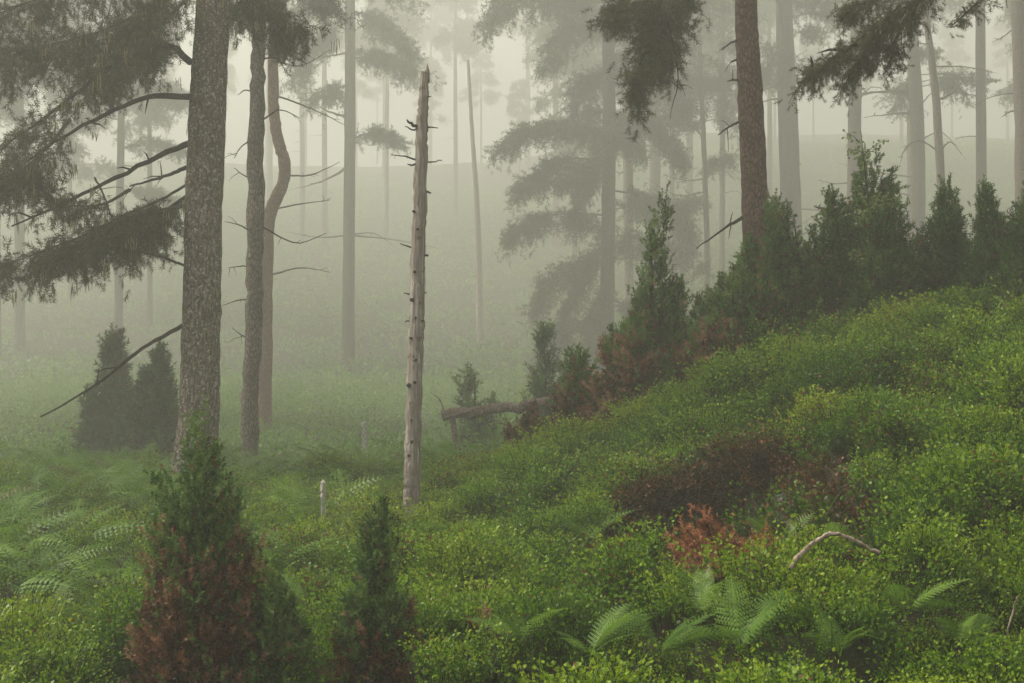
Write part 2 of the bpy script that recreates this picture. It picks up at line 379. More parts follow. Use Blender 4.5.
# big lichened pine on the left
b0, pts, rads = px_trunk([(191, 482, 42), (198, 430, 41), (201, 340, 38), (203, 240, 37), (207, 120, 37), (213, 0, 33)], 15.0, 12.0)
pine = empty("pine_tree", b0, "big lichen-spotted pine with scaly grey trunk and drooping mossy boughs on the left", "pine tree")
trunk_obj(pine, pts, rads, M['pine_bark'], 110, 26, .02, 1.0, .004)
for st, r0, dd in [([(189, 97), (150, 97), (110, 112), (60, 140), (28, 160)], .035, -1.0),
                   ([(190, 143), (160, 155), (110, 180), (60, 205), (12, 226)], .034, -.6),
                   ([(189, 167), (160, 178), (130, 186)], .024, .5),
                   ([(183, 325), (140, 350), (100, 382), (40, 417)], .024, -.9),
                   ([(187, 266), (150, 254), (104, 247)], .015, -.4),
                   ([(190, 62), (165, 46), (120, 60), (70, 98), (0, 150)], .040, -1.4),
                   ([(186, 185), (160, 200), (125, 215), (75, 240)], .016, -.3),
                   ([(95, 178), (104, 196), (110, 214)], .012, -.7)]:
    limb_obj(pine, PP(st, 15.0, dd), r0, .008, M['twig'], 20, 4)
G = Geo(); GL = Geo()
for st, dd, tw, L, hang, t0 in [
        ([(205, -50), (150, 5), (90, 35), (20, 50)], -.8, 60, .75, 3, .08),
        ([(205, -110), (130, -40), (60, -10), (-20, 20)], -.4, 50, .8, 3, .1),
        ([(195, -10), (160, 25), (130, 45), (100, 75)], .5, 36, .6, 3, .1),
        ([(190, 62), (165, 46), (120, 60), (70, 98), (0, 150)], -1.4, 42, .55, 2, .1),
        ([(70, 120), (40, 155), (10, 175), (-40, 185)], -.9, 40, .55, 3, .1),
        ([(60, 205), (30, 180), (0, 165)], -.6, 16, .4, 2, .0),
        ([(188, 205), (140, 215), (85, 235), (5, 265)], -.6, 54, .60, 4, .05),
        ([(188, 195), (150, 220), (110, 240), (60, 250)], .3, 34, .55, 3, .05),
        ([(226, -30), (255, 5), (300, 25)], .3, 30, .55, 2, .1),
        ([(130, 190), (100, 205), (60, 205)], -.7, 8, .3, 1, .3)]:
    path = smooth_path(PP(st, 15.0, dd), 14)
    tube(G, path, [.022, .004], 5, tint=.1, dead=.6)
    needle_bough(G, path, tw, L, .35, 'pine', .15, t0, 6, hang)
    for _ in range(int(tw * .6)):                                # beard lichen
        q = along(path, U(.1, 1)) + rng.normal(size=3) * [.3, .3, .14] - [0, 0, .12]; l = U(.06, .18)
        for k in range(6):
            o = q + rng.normal(size=3) * .02
            tube(GL, np.array([o, o + [U(-.01, .01), 0, -l * .5], o + [U(-.02, .02), 0, -l]]), [.003, .0045, .001], 3, tint=U(0, 1))
for _ in range(90):                                              # lichen wisps on the bark
    t = U(.1, .55); q = along(smooth_path(pts, 40), t); a = U(-2.8, -.3); q = q + .21 * np.array([math.cos(a), math.sin(a), 0]); l = U(.04, .16)
    tube(GL, np.array([q, q + [0, -.01, -l * .5], q + [0, 0, -l]]), [.003, .005, .001], 3, tint=U(0, 1))
G.build("crown", M['needle'], pine, b0); o = GL.build("hanging_lichen", M['lichen'], pine, b0); o["kind"] = "stuff"

# slim mottled snag-like trunk beside it
b0, pts, rads = px_trunk([(247, 505, 17), (250, 420, 17), (254, 300, 17), (256, 150, 16), (259, 30, 12)], 20, 6.6)
t = empty("slim_tree", b0, "slim patchy-barked tree full of broken stubs just behind the big lichened pine", "tree")
trunk_obj(t, pts, rads, M['grey_bark'], 90, 14, .06, .4, .010)
for st in [[(256, 235), (240, 225), (225, 222)], [(255, 140), (243, 145), (234, 158)], [(254, 300), (240, 300), (222, 306)],
           [(262, 120), (280, 110), (300, 118)], [(260, 225), (278, 236), (300, 243), (326, 233)], [(252, 268), (242, 266), (228, 268)],
           [(258, 180), (245, 176), (234, 168)], [(254, 340), (243, 336), (232, 328)], [(260, 60), (275, 58), (290, 68)], [(258, 95), (246, 90), (238, 95)]]:
    limb_obj(t, PP(st, 20, U(-.5, .5)), .014, .004, M['twig'], 10, 2)
G = Geo()
for st in [[(259, 10), (275, 0), (300, -10)], [(259, 20), (240, 10), (228, 20)], [(258, 40), (272, 38), (288, 45)]]:
    path = smooth_path(PP(st, 20), 8); needle_bough(G, path, 12, .35, .3, 'pine', .15, .1, 5, 1)
G.build("crown", M['needle'], t, b0)

# curved pine
b0, pts, rads = px_trunk([(264, 470, 14), (266, 330, 13), (267, 240, 13), (271, 210, 13), (283, 183, 12), (284, 160, 12), (276, 130, 11), (273, 90, 11), (275, 0, 10)], 40, 17)
t = empty("curved_pine", b0, "hazy pine whose trunk kinks out in a swan-neck curve behind the slim stubby tree", "pine tree")
trunk_obj(t, pts, rads, M['rust_bark'], 90, 14, .04, .5, .006)
for st in [[(284, 175), (310, 175), (340, 162)], [(270, 275), (300, 268), (330, 272)], [(276, 60), (300, 66), (330, 50)], [(275, 95), (310, 108), (345, 125)], [(270, 210), (300, 204), (330, 200)]]:
    limb_obj(t, PP(st, 40, U(-.5, .5)), .03, .008, M['far_bark'], 12, 3)
G = Geo()
for k in range(9):
    z = U(-120, 10); sgn = 1 if k % 2 else -1
    path = smooth_path(PP([(275, z), (275 + sgn * 35, z + 5), (275 + sgn * U(50, 75), z + U(15, 35))], 40, U(-2, 2)), 8)
    needle_bough(G, path, 20, .95, .3, 'coarse', .32, .2, 5, 1)
G.build("crown", M['needle'], t, b0)

# the pale dead snag
DS = gd(411, 524, .20)
b0, pts, rads = px_trunk([(411, 508, 17), (413, 440, 16), (416, 340, 15.5), (419, 230, 14.5), (422, 130, 12), (425, 72, 8)], DS)
sn = empty("dead_snag", b0, "pale broken-topped dead trunk standing bare and alone in front of the fog", "dead tree")
trunk_obj(sn, pts, rads, M['dead_wood'], 110, 18, .035, .25, .004)
for dx, l in ((-.02, .10), (.018, .16), (.0, .05)):                 # splintered tip
    q = P(425, 73, DS) + [dx, 0, -.08]; G = Geo(); tube(G, np.array([q, q + [dx * .2, 0, l * .6], q + [dx * .1, 0, l]]), [.026, .016, .002], 7, .1); G.build("splinter", M['dead_wood'], sn, b0)
for st, r in [([(421, 128), (412, 124), (407, 120)], .020), ([(421, 126), (413, 130), (405, 126)], .012), ([(424, 128), (430, 127), (438, 128)], .010),
           ([(419, 161), (407, 157), (392, 155)], .010), ([(421, 160), (431, 162), (442, 160)], .010), ([(419, 163), (412, 165), (408, 164)], .012),
           ([(418, 251), (410, 247), (400, 244)], .012), ([(423, 192), (428, 192), (431, 193)], .014), ([(420, 254), (426, 255), (428, 256)], .016),
           ([(415, 295), (409, 294), (404, 293)], .012), ([(420, 294), (424, 293), (426, 293)], .014), ([(414, 372), (410, 374), (406, 374)], .012),
           ([(424, 98), (428, 97), (431, 96)], .010), ([(412, 320), (408, 321), (405, 322)], .010), ([(419, 322), (423, 321), (425, 322)], .012)]:
    limb_obj(sn, PP(st, DS, U(-.12, .05)), r, r * .35, M['twig'], 8, 0, "stub", 6)
for z, a, s in [(385, -1.9, 5), (360, -1.2, 4), (382, -1.2, 4), (420, -1.5, 3), (441, -1.4, 4), (338, -1.8, 3), (318, -1.3, 3), (300, -1.8, 4), (455, -1.7, 3), (272, -1.5, 3), (230, -1.3, 3), (212, -1.8, 3)]:
    q = P(418 - (z - 130) * .023, z, DS); w = np.array([math.cos(a), math.sin(a), 0]); q = q + w * .078
    G = Geo(); tube(G, np.array([q - w * .03, q + w * .006, q + w * .014]), np.array([.8, .7, .4]) * s * .0048, 8, .25)
    G.build("knot", M['twig'], sn, b0)

# right reddish pine trunk with a heavy drooping bough
b0, pts, rads = px_trunk([(757, 290, 27), (754, 180, 26), (750, 90, 25), (746, 0, 22)], 16.0, 12.5)
rp = empty("red_pine", b0, "straight reddish-brown pine trunk with short dead stubs behind the juniper thicket", "pine tree")
trunk_obj(rp, pts, rads, M['red_bark'], 90, 22, .015, .4, .003)
for st, r in [([(738, 40), (730, 43), (722, 50)], .014), ([(738, 80), (733, 80), (728, 81)], .014), ([(739, 122), (730, 126), (718, 135)], .016), ([(743, 217), (725, 228), (697, 248)], .022), ([(736, 60), (733, 61), (731, 62)], .014)]:
    limb_obj(rp, PP(st, 16.0, -.3), r, .006, M['twig'], 12, 2)
limb_obj(rp, PP([(746, -75, 0), (715, -30, -.8), (688, 2, -1.4), (668, 22, -1.8), (650, 60, -2), (640, 95, -2)], 16.0), .05, .012, M['twig'], 18, 5)
limb_obj(rp, PP([(668, 22, -1.8), (674, 50, -1.7), (678, 80, -1.6), (672, 108, -1.6)], 16.0), .010, .004, M['twig'], 12, 6)
G = Geo()
for st, tw, L, hang in [([(700, -15, -1.2), (670, 10, -1.7), (645, 50, -2), (635, 92, -2)], 46, .42, 3), ([(690, -5, -1.4), (650, 0, -1.9), (612, 10, -2.2)], 34, .36, 3), ([(680, 10, -1.6), (668, 40, -1.5), (658, 70, -1.4)], 20, .34, 2)]:
    path = smooth_path(PP(st, 16.0), 12); tube(G, path, [.02, .004], 5, tint=.1, dead=.6); needle_bough(G, path, tw, L, .4, 'pine', .13, .05, 6, hang)
for k in range(10):
    z = U(-240, -70); s = 1 if k % 2 else -1
    path = smooth_path(PP([(746, z), (746 + s * 60, z + 5), (746 + s * U(100, 150), z + U(10, 35))], 16.0, U(-1.5, 1.5)), 8); needle_bough(G, path, 14, .6, .3, 'coarse', .22, .2, 5, 1)
G.build("crown", M['needle'], rp, b0)

# near pine whose trunk stands past the right edge; its boughs hang into view
b0, pts, rads = px_trunk([(1105, 250, 44), (1100, 0, 40)], 11.0, 9.0)
np_ = empty("overhanging_pine", b0, "near pine beyond the right edge whose dark boughs hang into the top of the view", "pine tree")
trunk_obj(np_, pts, rads, M['pine_bark'], 60, 18)
limb_obj(np_, PP([(1100, -130), (1010, -70), (930, -8), (880, 25), (830, 62), (798, 84)], 11.0, .3), .04, .006, M['twig'], 20, 3)
limb_obj(np_, PP([(1100, -60), (1030, -40), (985, -3), (950, 28)], 11.0, -.5), .022, .004, M['twig'], 16, 2)
G = Geo()
for st, tw, L, hang, sc in [([(960, -28), (915, 4), (870, 32), (830, 60), (800, 82)], 62, .27, 1, .085), ([(900, 5), (875, 35), (845, 85)], 26, .24, 1, .085), ([(920, 0), (895, 40), (880, 62)], 22, .20, 2, .08), ([(930, -30), (880, -5), (850, 10)], 24, .26, 1, .085)]:
    path = smooth_path(PP(st, 11.0, .3), 12); tube(G, path, [.014, .003], 5, tint=.1, dead=.6); needle_bough(G, path, tw, L, .3, 'pine', sc, .05, 6, hang)
path = smooth_path(PP([(1030, -40), (985, -3), (950, 28)], 11.0, -.5), 10); needle_bough(G, path, 14, .14, .2, 'pine', .075, .2, 5, 0)
G.build("crown", M['needle'], np_, b0)

# ------------------------------------------------------------------ the hazy trees of the middle distance
def hazy_tree(name, label, cat, spec, d0, top, limbs=(), boughs=(), crown=(0, 0), mat='far_bark', kind='coarse', ts=.24, group=None, leaf='spruce', spread=1.5):
    """trunk from photo stations, bare limbs, named boughs, then a random crown between two heights"""
    d = d0 * 2.6; top = top and CAMZ + (top - CAMZ) * 2.6; ts = ts * 1.45; spread = spread * 2.4; crown = tuple(CAMZ + (c - CAMZ) * 2.6 for c in crown)
    b0, pts, rads = px_trunk(spec, d, top)
    boughs = [(a, int(b * 1.7), c * 2.3, e) for a, b, c, e in boughs]
    t = empty(name, b0, label, cat, group); tp = trunk_obj(t, pts, rads, M[mat], 50, 12, .025, .5, .006)
    for st in limbs: limb_obj(t, PP(st, d, U(-1, 1)), .0012 * d, .004, M['far_bark'], 10, 2)
    vis = np.array([q for q in tp if q[2] < CAMZ + .26 * d])
    for k in range(5 if top else 0):                              # thin dead side branches
        b = vis[rng.integers(len(vis) // 3, len(vis))]; a = U(0, 6.28); l = U(.03, .065) * d
        limb_obj(t, [b, b + [math.cos(a) * l * .5, math.sin(a) * l * .5, U(-.1, .2) * l], b + [math.cos(a) * l, math.sin(a) * l, U(-.35, .3) * l]], .0007 * d, .004, M['far_bark'], 9, 5)
    G = Geo()
    for st, tw, L, hang in boughs:
        path = smooth_path(PP(st, d, U(-1.5, 1.5)), 9); tube(G, path, [.05, .01], 4, tint=.1, dead=.6); needle_bough(G, path, tw, L, .35, kind, ts, .1, 6, hang)
    z0, z1 = crown
    if z1 > z0:
        for k in range(int((z1 - z0) * 1.7)):
            z = U(z0, z1); b = np.array([np.interp(z, tp[:, 2], tp[:, 0]), np.interp(z, tp[:, 2], tp[:, 1]), z]); a = U(0, 6.28)
            l = spread * (1.1 - .6 * (z - z0) / (z1 - z0)) * U(.55, 1.2); dr = np.array([math.cos(a), math.sin(a), 0])
            path = smooth_path([b, b + dr * l * .5 + [0, 0, .12], b + dr * l + [0, 0, U(-.5, .1)]], 7)
            tube(G, path, [.03, .006], 4, tint=.1, dead=.6); needle_bough(G, path, 10, 1.3, .35, kind, ts, .25, 4, 1)
    if G.n: G.build("crown", M[leaf], t, b0)
    return t
hazy_tree("hazy_pine", "slender hazy pine standing between the curved pine and the pale dead snag", "pine tree",
          [(348, 415, 13), (349, 250, 12), (350, 100, 11), (350, 0, 10)], 28, 15,
          [[(350, 165), (325, 180), (290, 190)], [(350, 118), (330, 112), (310, 102)]],
          [([(350, 140), (375, 132), (402, 140)], 16, .45, 1), ([(350, 60), (380, 55), (415, 70)], 26, .8, 2), ([(350, 20), (320, 40), (298, 75)], 26, .8, 2), ([(350, 10), (380, 20), (410, 45)], 26, .8, 2),
           ([(350, -20), (310, 0), (285, 25)], 22, .8, 2), ([(350, 85), (330, 90), (318, 100)], 14, .6, 2)], (8.6, 14.5))
sp = [([(612, 320), (570, 325), (548, 350)], 16, .6, 3), ([(612, 260), (560, 270), (535, 310)], 22, .8, 4), ([(612, 300), (640, 310), (660, 330)], 16, .6, 3), ([(612, 215), (550, 215), (510, 232)], 26, .7, 3),
      ([(612, 160), (560, 160), (520, 185)], 22, .7, 2), ([(610, 130), (540, 125), (495, 148)], 30, .7, 2), ([(610, 190), (660, 200), (690, 230)], 22, .8, 3), ([(610, 120), (650, 120), (680, 150)], 26, .8, 3),
      ([(608, 60), (650, 70), (680, 100)], 22, .8, 3), ([(608, 30), (570, 25), (550, 60)], 20, .6, 3), ([(606, -10), (550, -12), (490, 15)], 34, .8, 3), ([(606, -40), (550, -40), (500, -10)], 30, .8, 3),
      ([(606, 0), (640, 0), (680, 30)], 26, .8, 3), ([(608, 70), (590, 80), (575, 120)], 18, .7, 3), ([(610, 150), (590, 170), (580, 200)], 20, .8, 3), ([(610, 240), (590, 260), (570, 300)], 22, .8, 4),
      ([(610, 100), (620, 120), (640, 150)], 18, .7, 3), ([(610, 50), (620, 60), (640, 90)], 18, .8, 3), ([(612, 280), (600, 300), (590, 340)], 18, .7, 3)]
hazy_tree("drooping_spruce", "broad grey misty conifer with ragged drooping boughs right of the pale snag", "conifer",
          [(606, 385, 15), (608, 250, 14), (609, 100, 13), (608, 0, 12)], 24, 14, [[(606, 330), (570, 320), (535, 335)]], sp, (3.0, 13.5), spread=1.35)
hazy_tree("pale_barked_tree", "pale straight trunk showing through the misty conifer's boughs, beside its main stem", "tree", [(629, 330, 10), (628, 180, 10), (627, 60, 9)], 27, 14, crown=(8, 13), mat='dead_wood')
hazy_tree("two_stemmed_pine", "grey foggy pine just right of the reddish pine trunk, a thin stem leaning on it", "pine tree", [(792, 250, 22), (788, 120, 20), (784, 0, 16)], 27, 15.5,
          [[(788, 100), (770, 100), (750, 108)], [(785, 45), (765, 50), (752, 60)], [(788, 85), (770, 88), (755, 95)], [(793, 100), (798, 150), (800, 210)]], [([(784, 0), (810, -5), (840, 20)], 12, .6, 1), ([(786, 60), (765, 70), (745, 90)], 10, .5, 1)], (6.5, 15))
hazy_tree("bough_hidden_pine", "brownish foggy trunk rising behind the leafy-topped juniper, its upper part hidden by a dark bough", "pine tree", [(853, 250, 14), (855, 100, 13), (857, 0, 11)], 25, 15, [[(855, 95), (880, 92), (905, 90)]], crown=(6.0, 14.5))
hazy_tree("limbed_pine", "grey trunk with long level dead limbs, left of the thin leaning stem", "pine tree", [(918, 260, 16), (917, 120, 14), (912, 20, 11)], 27, 15,
          [[(915, 90), (880, 92), (860, 93)], [(915, 113), (890, 114), (862, 118)], [(914, 65), (890, 75), (880, 85)], [(917, 140), (905, 150), (900, 165)], [(914, 50), (895, 55), (880, 45)]], crown=(6.2, 14.5))
hazy_tree("leaning_pine", "thin dark pine stem leaning left, crossing above the narrow pointed juniper", "pine tree", [(943, 230, 9), (936, 100, 8), (925, 0, 6)], 20, 12, [[(937, 100), (950, 95), (960, 85)]], crown=(7.5, 11.5), spread=1)
hazy_tree("edge_pine", "grey-brown trunk cut by the upper right edge of the view", "pine tree", [(1024, 280, 18), (1023, 120, 17), (1018, 0, 14)], 19, 12, [[(1022, 110), (1010, 112), (1000, 118)]], crown=(8, 11.5))
hazy_tree("forked_sapling", "thin light-leaved foggy sapling left of the reddish pine trunk", "young tree", [(707, 250, 6), (704, 150, 5), (700, 60, 4)], 27, 11,
          [], [([(704, 140), (690, 120), (672, 118)], 10, .5, 1), ([(706, 180), (720, 160), (735, 155)], 10, .5, 1), ([(702, 90), (690, 75), (680, 80)], 10, .5, 1), ([(702, 100), (715, 80), (728, 85)], 10, .5, 1), ([(707, 210), (695, 200), (680, 205)], 10, .5, 1)], (5.5, 10), leaf='spruce', spread=1)
hazy_tree("leafy_background_tree", "bushy foggy tree at far left behind the big pine's dangling boughs", "tree", [(118, 380, 9), (120, 200, 8), (122, 60, 6)], 30, 13,
          [], [([(120, 150), (150, 140), (180, 150)], 16, .6, 1), ([(120, 100), (150, 90), (178, 100)], 16, .6, 1), ([(120, 120), (90, 115), (70, 130)], 14, .6, 1), ([(120, 190), (150, 190), (175, 200)], 14, .6, 1)], (8, 12.5))
hazy_tree("thin_dead_pole", "thin pale leaning dead pole far off in the fog right of the snag", "dead tree", [(480, 345, 7), (478, 230, 6), (472, 130, 4), (468, 60, 3)], 34, None, mat='dead_wood')

# shadowy pines farther back: five built, the others copied
protos = []
for k, (w, h, c0) in enumerate([(.30, 19, 9), (.24, 17, 10), (.36, 21, 11), (.20, 16, 7), (.28, 20, 12)]):
    x0, y0 = [(-29, 80), (-12, 136), (27, 96), (11, 98), (-20, 136)][k]; w *= 1.9; h *= 1.6; c0 *= 1.6
    z0 = gz(x0, y0) - .15
    t = empty("foggy_pine", (x0, y0, z0), "tall faint pine trunk far back in the fog", "pine tree", "faint pines far back in the fog")
    tp = trunk_obj(t, [(x0, y0, z0), (x0 + U(-.1, .1), y0, z0 + h * .5), (x0 + U(-.3, .3), y0, z0 + h)], [w / 2, w * .42, .03], M['far_bark'], 30, 10, .02, .6)
    for q in range(4):
        z = z0 + U(.15, .5) * h; b = np.array([np.interp(z, tp[:, 2], tp[:, 0]), y0, z]); a = U(0, 6.28); l = U(.8, 1.8)
        limb_obj(t, [b, b + [math.cos(a) * l * .5, math.sin(a) * l * .5, U(-.1, .2)], b + [math.cos(a) * l, math.sin(a) * l, U(-.4, .3)]], .035, .008, M['far_bark'], 8, 2)
    G = Geo()
    for q in range(34):
        z = U(c0, h * .97) + z0; b = np.array([np.interp(z, tp[:, 2], tp[:, 0]), y0, z]); a = U(0, 6.28)
        l = 3.8 * (1.1 - .7 * (z - z0 - c0) / (h - c0)) * U(.5, 1.2); dr = np.array([math.cos(a), math.sin(a), 0])
        path = smooth_path([b, b + dr * l * .5 + [0, 0, .2], b + dr * l + [0, 0, U(-.6, .2)]], 6)
        tube(G, path, [.04, .008], 4, tint=.1, dead=.6); needle_bough(G, path, 8, 1.4, .35, 'coarse', .6, .25, 4, 1, wood=False)
    G.build("crown", M['spruce'], t, (x0, y0, z0)); protos.append(t)
def copy_thing(src, loc, rz=0, sc=1.0, label=None):
    r = src.copy(); COL.objects.link(r); r.location = loc; r.rotation_euler = (0, 0, rz); r.scale = (sc, sc, sc)
    if label: r["label"] = label
    for ch in list(src.children):
        c = ch.copy(); COL.objects.link(c); c.parent = r
    return r
for k, (px, d) in enumerate([(20, 42), (70, 50), (150, 46), (325, 62), (385, 76), (430, 84), (456, 68), (528, 84), (556, 58), (575, 48), (655, 44), (690, 52), (722, 42),
                             (770, 56), (982, 36), (1048, 44), (1090, 50), (-40, 40), (-90, 50), (600, 64), (270, 66), (1130, 38)]):
    d = 16 + (d - 16) * 2.6; x = (px - 512) / F * d; copy_thing(protos[(k * 3 + k // 5) % 5], (x, d, gz(x, d) - .15), U(0, 6.28), U(.85, 1.15))

for k in range(30):
    px = -120 + k * 43 + U(-20, 20); d = U(170, 228); x = (px - 512) / F * d
    copy_thing(protos[(k * 2 + k // 5) % 5], (x, d, gz(x, d) - .15), U(0, 6.28), U(.55, .75))

for k in range(26):                                               # unseen pines added past both edges of the view to shade the fog
    d = U(19, 50); side = k < 17; x = -(.375 * d + U(2, 13)) if side else (.375 * d + U(3, 12))
    o = copy_thing(protos[(k * 2 + k // 5) % 5], (x, d, gz(x, d) - .15), U(0, 6.28), U(.7, .95), "tall unseen pine added past the left edge of the view to shade the fog" if side else "tall unseen pine added past the right edge of the view to shade the fog")
    o["group"] = "added shade pines beyond the left edge" if side else "added shade pines beyond the right edge"

# ------------------------------------------------------------------ junipers
def juniper_geo(base, spires, n, kind, sc, brown=(0, 0), lean=.7, mottled=.05, tint=(0, 1), seed=0, side_brown=None):
    """spires: (dx, dy, z0, height, radius); brown: heights between which dead foliage gives way to green"""
    G = Geo(); tot = sum(h * r for _, _, _, h, r in spires); vn = VN(50 + seed)
    for dx, dy, z0, h, r in spires:
        ns = max(6, int(1.35 * n * h * r / tot / 15)); u = 1 - (1 - U(0, 1, ns) * .995) ** .62; a = U(0, 6.283, ns)
        prof = (1 - u) ** .75 * (.72 + .28 * np.clip(u * 5, 0, 1)); rr = r * prof * (.45 + 1.1 * vn(a * 1.5 + 7, u * h * 5)) * np.sqrt(U(.35, 1.1, ns)) + .012
        end = np.stack([rr * np.cos(a), rr * np.sin(a), u * h + .05 * h * (1 - u)], -1); st = np.stack([0 * u, 0 * u, np.maximum(0, u - .16) * h], -1)
        dead_s = np.zeros(ns)
        if brown[1] > 0: dead_s = 1 - sst(brown[0], brown[1] + 1e-4, z0 + u * h + .5 * (vn(a * .9 + 40, u * h * 2.5) - .5) * (brown[1] - brown[0] + .3))
        tint_s = np.clip(U(*tint, ns) * .8 + .5 * vn(a * 1.3, u * h * 4 + 20) - .16, 0, 1); isd = rng.random(ns) < dead_s
        K = 15; t = np.linspace(.38, 1.0, K)[None] + rng.normal(size=(ns, K)) * .03
        dv = end - st; ln = np.linalg.norm(dv, axis=1); w = (.13 * ln + .022)[:, None, None] * (1.15 - t)[..., None]
        pos = base + np.array([dx, dy, z0]) + st[:, None] + dv[:, None] * t[..., None] + rng.normal(size=(ns, K, 3)) * w
        pos[..., :2] += (rng.normal(size=2) * .09)[None, None] * ((pos[..., 2:3] - base[2]) / max(h, .3)) ** 1.5 * h
        pos[..., 2] += (.12 * ln)[:, None] * (t * t - t)                                       # sagging, with lifted tips
        dr = unit(dv)[:, None] * (lean + .25) + np.array([0, 0, .28]) + rng.normal(size=(ns, K, 3)) * .5
        dd = np.where(isd[:, None], rng.random((ns, K)) < .88, rng.random((ns, K)) < mottled)
        tt = np.clip(tint_s[:, None] + .55 * (t - .72) + rng.normal(size=(ns, K)) * .1, 0, 1)
        put(G, kind, pos.reshape(-1, 3), dr.reshape(-1, 3), sc * U(.5, 1.05, ns * K) * np.repeat(.65 + .35 * (1 - u), K), tt.ravel(), dd.ravel() * 1.0)
    return G
def juniper(label, px, d, top_py, r, n, kind='jun', sc=.11, brown=(0, 0), extra=(), name="juniper", cat="juniper", y=None, seed=0, lean=.7, mottled=.05, tint=(0, 1), group=None, side_brown=None, z_in=.05):
    x = (px - 512) / F * d; z = gz(x, d) - z_in; h = (CAMZ + (341.5 - top_py) / F * d - z) * 1.02
    t = empty(name, (x, d, z), label, cat, group); G = Geo()
    tube(G, smooth_path([(x, d, z - .1), (x + U(-.03, .03), d, z + h * .5), (x, d, z + h * .8)], 10), [.03 * (h / 1.8), .022, .005], 6, .05, .01)
    G.build("trunk", M['twig'], t, (x, d, z))
    juniper_geo(np.array([x, d, z]), [(0, 0, .03, h, r)] + [(ex, ey, .02, eh * h, er) for ex, ey, eh, er in extra], n, kind, sc, brown, lean, mottled, tint, seed, side_brown).build("crown", M['juniper'], t, (x, d, z))
    return t, h
juniper("conical juniper, green above and rust-brown below, in front of the big lichened pine", 207, 6.45, 404, .29, 7500, 'jun', .075, (.62, 1.05), [(.02, .05, .84, .28), (-.13, -.05, .68, .22), (.13, -.05, .74, .22), (0, -.1, .6, .28)], seed=1)
juniper("low bushy green juniper at the right foot of the green-and-rust conical juniper", 262, 6.3, 560, .20, 1100, 'jun', .08, (.05, .2), [(.10, 0, .7, .16)], seed=2)
juniper("small dark spindly juniper with a thin top in front of the pale snag", 374, 6.4, 498, .18, 4600, 'jun', .07, (.40, .66), [(-.07, 0, .68, .17), (.08, -.05, .62, .18), (.0, .05, .82, .15)], seed=3)
juniper("brown half-dead juniper sprig at the bottom edge below the small spindly juniper", 470, 6.2, 612, .10, 300, 'jun', .08, (.3, .8), [(.1, 0, .6, .12)], seed=4)
juniper("tallest juniper on the ridge, a slim spire over a broad body browned along its foot", 650, 13.4, 186, 0.331, 10179, 'jun', .12, (.45, 1.25),
        [(-.12, .0, .62, .42), (.24, .1, .66, .36), (-.42, -.1, .45, .30), (.40, .0, .50, .28), (.0, -.2, .5, .42), (-.34, .1, .58, .40), (.32, -.1, .60, .40)], seed=5, mottled=.10)
juniper("brown-tinged narrow juniper on the ridge, left of the reddish pine's foot", 733, 13.0, 235, 0.386, 5089, 'jun', .12, (.35, .9), [(-.14, 0, .75, .24), (.16, 0, .7, .24)], seed=6)
juniper("reddish-flecked juniper standing against the right side of the reddish pine trunk", 795, 12.8, 192, 0.414, 5872, 'jun', .12, (.3, .9), [(-.16, 0, .8, .26), (.16, .1, .85, .28)], seed=7, mottled=.14)
juniper("small juniper filling the gap between the leafy-topped one and the reddish-flecked one", 832, 13.4, 200, 0.331, 3523, 'jun', .12, (0, .3), [(-.12, 0, .8, .22), (.14, 0, .75, .22)], seed=8)
juniper("broad dark juniper with pale birch shoots poking from its top", 880, 13.0, 150, 0.496, 8221, 'jun', .12, (0, .3), [(-.22, 0, .84, .34), (.22, 0, .80, .34), (.0, -.2, .7, .36)], seed=9, tint=(0, .7))
juniper("narrow pointed dark juniper below the thin leaning pine stem", 942, 13.0, 178, 0.303, 5089, 'jun', .12, (0, .3), [(-.14, 0, .74, .22), (.18, .1, .66, .24)], seed=10, tint=(0, .6))
juniper("slim dark juniper with two tips near the right edge of the ridge", 992, 12.6, 182, 0.276, 3915, 'jun', .12, (0, .2), [(.12, 0, .86, .17), (-.12, 0, .6, .22)], seed=11, tint=(0, .6))
juniper("tall dark juniper cut by the right edge of the view", 1026, 12.4, 140, 0.414, 5089, 'jun', .12, (0, .2), [(.2, 0, .8, .26), (-.1, -.1, .62, .26)], seed=12, tint=(0, .6))
juniper("squat rust-brown juniper at the left foot of the tallest ridge juniper", 583, 13.8, 345, 0.358, 2936, 'jun', .12, (.45, 1.0), [(.2, 0, .8, .26), (-.08, 0, .7, .2)], seed=13)
juniper("small dead brown juniper beside the fallen log", 524, 14.2, 398, 0.276, 1370, 'jun', .12, (1.2, 1.8), [(.14, 0, .7, .16), (-.04, -.1, .7, .18)], seed=14)
juniper("ghostly dark juniper in the fog left of the big lichened pine", 114, 28, 325, .40, 3000, 'jun_far', .36, (0, .1), [(.3, 0, .8, .34), (-.3, 0, .6, .30)], seed=15, mottled=.06, tint=(0, .6))
juniper("dim wide juniper clump in the fog touching the big pine's left side", 163, 25, 345, .34, 2000, 'jun_far', .34, (0, .1), [(-.3, 0, .8, .30)], seed=16, mottled=.06, tint=(0, .6))
juniper("small foggy juniper behind the birch sapling", 474, 28, 352, .34, 600, 'jun_far', .3, (0, .1), [(.3, 0, .7, .3)], seed=17)
juniper("dim juniper in the fog above the brown squat one", 545, 26, 320, .45, 1000, 'jun_far', .3, (.2, .8), [(.4, 0, .7, .4)], seed=18)

